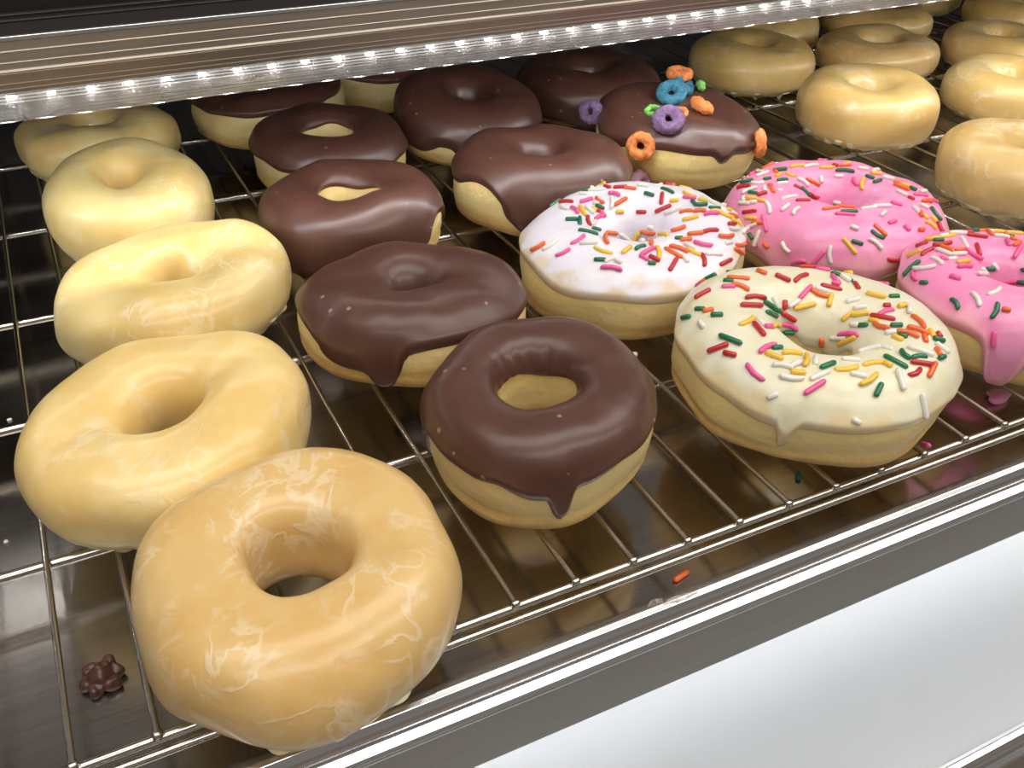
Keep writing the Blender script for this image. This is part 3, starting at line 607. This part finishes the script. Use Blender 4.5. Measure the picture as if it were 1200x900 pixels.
GROUP = {'glazed': 'glazed donuts on the rack', 'choc': 'chocolate iced donuts on the rack', 'cereal': None,
         'white': 'sprinkled donuts on the rack', 'cream': 'sprinkled donuts on the rack', 'pink': 'sprinkled donuts on the rack'}
def capsule(name, mat, bend):
    """sugar strand 8 mm long along X, radius 1.1 mm"""
    seg, r, h = 8, 1.25, 4.0
    st = [(-h, .25), (-h + .35, .78), (-h + 1.0, 1), (0, 1), (h - 1.0, 1), (h - .35, .78), (h, .25)]
    v, f = [], []
    for s, k_ in st:
        for i in range(seg):
            a = 2 * math.pi * i / seg
            v.append((s * MM, (r * k_ * math.cos(a) + bend * (s / h) ** 2) * MM, r * k_ * math.sin(a) * MM))
    for j in range(len(st) - 1):
        for i in range(seg):
            f.append((j * seg + i, (j + 1) * seg + i, (j + 1) * seg + (i + 1) % seg, j * seg + (i + 1) % seg))
    f.append(tuple(range(seg))); f.append(tuple(range((len(st) - 1) * seg, len(st) * seg))[::-1])
    me = mesh_from(name, v, f, mat)
    bm = bmesh.new(); bm.from_mesh(me); bmesh.ops.recalc_face_normals(bm, faces=bm.faces); bm.to_mesh(me); bm.free()
    return me
STRAND = {c: (capsule('sprinkle', M['spr_' + c], 0), capsule('sprinkle', M['spr_' + c], 1.1), capsule('sprinkle', M['spr_' + c], -1.1)) for c in 'ogrypw'}
COLNAME = {'o': 'orange', 'g': 'green', 'r': 'red', 'y': 'yellow', 'p': 'pink', 'w': 'white'}
rng = random.Random(5)
def strand_matrix(P, n, t, length):
    n = Vector(n).normalized(); t = Vector(t)
    t = (t - n * t.dot(n))
    if t.length < 1e-4: t = n.orthogonal()
    t.normalize(); y = n.cross(t)
    mt = Matrix((t, y, n)).transposed().to_4x4()
    return Matrix.Translation(Vector(P) * MM) @ mt @ Matrix.Diagonal((length / 8, 1, 1, 1))
def add_strands(d, parent, items):
    """items: colour, u, v, direction, length, lift"""
    U = np.array([t[1] for t in items]); V = np.array([t[2] for t in items])
    PP = icing_at(d, U, V)
    NN = ring_normal(d, U, V, lambda dd, a, c: icing_at(dd, a, c))
    for (col, u, v, t, length, lift), P, n in zip(items, PP, NN):
        if n[2] < -.3: n = -n
        me = STRAND[col][rng.choice((0, 0, 1, 2)) if length > 7 else 0]
        o = add('sprinkle', me, parent)
        o.matrix_local = strand_matrix(P + n * lift, n, t, length)
uu = np.linspace(0, 2 * np.pi, 144, endpoint=False)
vv = np.linspace(-np.pi, np.pi, 72, endpoint=False)
UG, VG = np.meshgrid(uu, vv, indexing='ij')
ui = np.linspace(0, 2 * np.pi, 200, endpoint=False)
wi = np.concatenate([np.linspace(0, .1, 10), np.linspace(.1, .94, 40)[1:], np.linspace(.94, 1, 7)[1:]])
UI, WI = np.meshgrid(ui, wi, indexing='ij')
BODY = {}
for key, d in DONUTS.items():
    if key not in LABEL: continue
    nm, lab = LABEL[key]
    (tx, ty), up_, _m = leaning(d)
    root = empty(nm, (d['x'] * MM, d['y'] * MM, up_ * MM), (tx, ty, 0))
    tag(root, lab, 'donut', GROUP[d['kind']])
    BODY[key] = root
    glz = d['kind'] == 'glazed'
    body = add('dough_ring', grid_mesh('dough_ring', ring(d, UG, VG), M['glazed' if glz else 'dough'], True, True), root)
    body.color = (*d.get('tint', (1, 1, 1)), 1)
    if glz:
        # ragged sugar glaze that ran down and set along the foot of the ring
        hang = d.get('hang', 0)
        f = dict(d); f['ice'] = dict(v0=-62 if not hang else -66, amp=5, v1=-30, amp1=9, T=-.05, rough=.55, wl=9)
        PI, _ = icing(f, UI, WI)
        o = add('glaze_fringe', grid_mesh('glaze_fringe', PI, M['fringe']), root)
        if hang:
            for q_ in range(7):
                a = math.radians(rng.uniform(-165, -60)); r = d['R'] * rng.uniform(.62, .78)
                dm = blob_mesh('glaze_drip', rng.uniform(1.6, 3), rng.uniform(1.6, 3), rng.uniform(3, 5), q_ + d['seed'], .12, M['fringe'], 2, 4)
                add('glaze_drip', dm, root, (r * math.cos(a) * MM, r * math.sin(a) * MM, rng.uniform(.001, .004)))
    else:
        PI, _ = icing(d, UI, WI)
        mat = M['choc'] if d['kind'] in ('choc', 'cereal') else M[d['kind']]
        me = grid_mesh('icing', PI, mat)
        me.attributes.new('thin', 'FLOAT', 'POINT').data.foreach_set('value', np.ascontiguousarray(d['_thin'].reshape(-1), dtype=np.float32))
        ic = add('icing', me, root)
        if key in SPRINKLES:
            items = []
            for s in SPRINKLES[key].split(';'):
                t = s.split()
                items.append((t[0], math.radians(float(t[1])), math.radians(float(t[2])), [float(z) for z in t[3:6]], float(t[6]), .45 + rng.uniform(-.3, .5)))
            # the far shoulder and the part beyond the frame carry strands as well
            for q_ in range({'W1': 16, 'W2': 14, 'P1': 14, 'P2': 44}[key]):
                if key == 'P2': u = math.radians(rng.uniform(-62, 62)); v = math.radians(rng.uniform(25, 150))
                else: u = math.radians(rng.uniform(20, 115)); v = math.radians(rng.uniform(22, 48))
                items.append((rng.choice('ogrypw'), u, v, (rng.uniform(-1, 1), rng.uniform(-1, 1), rng.uniform(-1, 1)), rng.uniform(5, 10), .45))
            add_strands(d, ic, items)

# cereal rings stuck in the icing of the cereal donut
def cereal_mesh(name, mat, seed, R=6.0, r=3.6, squash=1.0):
    U, V = np.meshgrid(np.linspace(0, 2 * np.pi, 40, endpoint=False), np.linspace(0, 2 * np.pi, 22, endpoint=False), indexing='ij')
    P = np.stack([(R + r * np.cos(V)) * np.cos(U), (R + r * np.cos(V)) * np.sin(U) * squash, r * .95 * np.sin(V)], -1)
    n = np.stack([np.cos(V) * np.cos(U), np.cos(V) * np.sin(U), np.sin(V)], -1)
    P = P + n * (.24 * lumps(P, seed, 5) + .18 * lumps(P, seed + 1, 2.2))[..., None]
    return grid_mesh(name, P, mat, True, True)
E1M = BODY['E1'].matrix_basis.inverted()
def cereal(mat, loc, axis, seed, label, squash=1.0, R=6.0, r=3.6, spin=0):
    o = add('cereal_ring', cereal_mesh('cereal_ring', M[mat], seed, R, r, squash), BODY['E1'])
    mw = Matrix.Translation(Vector(loc) * MM) @ Vector(axis).to_track_quat('Z', 'Y').to_matrix().to_4x4() @ Matrix.Rotation(math.radians(spin), 4, 'Z')
    o.matrix_local = E1M @ mw
    o['label'] = label
    return o
cereal('cer_o', (386, 286.5, 36.8), (-.60, -.74, .30), 1, 'orange cereal ring standing on the left rim')
cereal('cer_p', (405.5, 286, 52.0), (-.30, -.52, .80), 2, 'purple cereal ring lying in front of the pile', 1.0, 6.6, 4.2)
cereal('cer_g', (404.8, 302.5, 52.6), (-.45, .10, .88), 3, 'green cereal ring half sunk in icing', .6, 6.0, 2.4, 15)
cereal('cer_b', (431, 321, 56.0), (-.34, -.46, .82), 4, 'blue cereal ring on the pile', 1.0, 6.4, 4.0)
cereal('cer_b', (452, 336, 54.5), (.4, -.5, .75), 5, 'blue cereal ring behind the other blue one', .85)
cereal('cer_o', (453, 344, 60.0), (-.10, -.05, .98), 6, 'orange cereal ring at the top of the pile', .8, 6.4, 3.8)
cereal('cer_g', (464.4, 332.5, 53.4), (.7, -.5, .5), 7, 'small broken green cereal ring', .6, 3.6, 2.6)
cereal('cer_o', (437.5, 294.2, 54.4), (.35, -.12, .92), 8, 'orange cereal ring lying on its side', .62, 6.4, 3.9, 20)
cereal('cer_o', (419, 291.5, 53.4), (0, -.3, .95), 9, 'small orange cereal piece between the rings', .8, 3.0, 2.2)
cereal('cer_o', (468.0, 266.0, 33.0), (.86, -.50, .10), 10, 'orange cereal ring stuck to the right side')
cereal('cer_p', (383.5, 347.0, 41.1), (-.80, -.35, .30), 11, 'purple cereal ring on the far left side', .9)
loose = add('cereal_ring', cereal_mesh('cereal_ring', M['cer_k'], 21), None, (.389, .288, .0096), (math.radians(80), 0, math.radians(20)))
tag(loose, 'pinkish cereal ring wedged below the cereal donut behind the white one', 'cereal ring')

# ------------------------------------------------------------------ crumbs and strands fallen on shelf and rack
DK = -20.0
def clump_mesh(name, parts, mat):
    bm = bmesh.new()
    for (x, y, z, r) in parts:
        bmesh.ops.create_icosphere(bm, subdivisions=3, radius=r * MM, matrix=Matrix.Translation((x * MM, y * MM, z * MM)))
    P = np.array([v.co[:] for v in bm.verts]) / MM
    t = .35 * lumps(P, 3, 4)
    for v, k in zip(bm.verts, t): v.co = v.co + v.normal * float(k) * MM
    me = bpy.data.meshes.new(name); bm.to_mesh(me); bm.free()
    me.polygons.foreach_set('use_smooth', [True] * len(me.polygons)); me.materials.append(mat)
    return me
cr = add('chocolate_crumb', clump_mesh('chocolate_crumb', [(0, 0, 2.2, 4.8), (5.0, 1, 2.0, 2.9), (2.4, 4.8, 2.2, 2.9), (-3.2, 4.4, 2.0, 2.8), (-5.2, -.8, 2.0, 2.8), (-2.4, -4.8, 1.8, 2.7), (3.2, -4.4, 2.0, 2.9), (.8, 1.2, 5.0, 2.6)], M['choc']), None, (.0105, .046, DK * MM))
tag(cr, 'lumpy dark chocolate crumb on the steel shelf beside the nearest glazed donut', 'crumb')
def loose_strand(c, x, y, z, ang, length, label, tilt=0):
    o = add('sprinkle', STRAND[c][0], None, (x * MM, y * MM, z * MM), (0, math.radians(tilt), math.radians(ang)))
    o.scale = (length / 8, 1, 1)
    return tag(o, label, 'sprinkle')
loose_strand('o', 227, -2, DK + 1.08, 14, 8.5, 'orange sprinkle lying on the bare steel in front of the rack')
loose_strand('g', 312, 27, DK + 1.08, 50, 6, 'green sprinkle under the rack in front of the cream iced donut')
loose_strand('p', 360.5, 3.4, -.6, 65, 8, 'pink sprinkle caught on the front rail by the cream donut', 30)
loose_strand('r', 396, 36, DK + 1.08, 80, 7, 'red sprinkle on the steel under the rack near the pink donut')
pc = add('icing_crumb', blob_mesh('icing_crumb', 6.5, 5, 2.6, 31, .14, M['pink'], 3, 6), None, (.446, .031, (DK + 2.2) * MM))
tag(pc, 'pink icing crumb on the steel under the rack at the right edge', 'crumb')
wb = add('sugar_bead', blob_mesh('sugar_bead', 2.0, 1.7, 1.5, 8, .08, M['spr_w'], 2, 3), None, (.2805, .1215, .0004))
tag(wb, 'small white bead of icing on a wire behind the front chocolate donut', 'crumb')
sm = add('glaze_smear', blob_mesh('glaze_smear', 8, 1.3, .5, 12, .2, M['smear'], 3, 5), None, (.214, -.0178, -.0103), (0, 0, 0))
tag(sm, 'streak of dried white glaze on the front rim', 'smear')
sm2 = add('glaze_smear', blob_mesh('glaze_smear', 5, 2.8, .3, 13, .2, M['smear'], 3, 5), None, (.209, -.0105, -.01985), (0, 0, .5))
tag(sm2, 'thin smudge of dried glaze on the steel just behind the rim', 'smear')
for i, (x, y) in enumerate(((-11, 228), (-17, 137))):
    c = add('sugar_crumb', blob_mesh('sugar_crumb', 1.3, 1.0, .6, 40 + i, .15, M['spr_w'], 2, 2), None, (x * MM, y * MM, (DK + .5) * MM))
    tag(c, ('tiny white sugar crumb on the shelf beside the pale yellow glazed donut', 'tiny white sugar crumb on the shelf nearest the front left wire')[i], 'crumb')
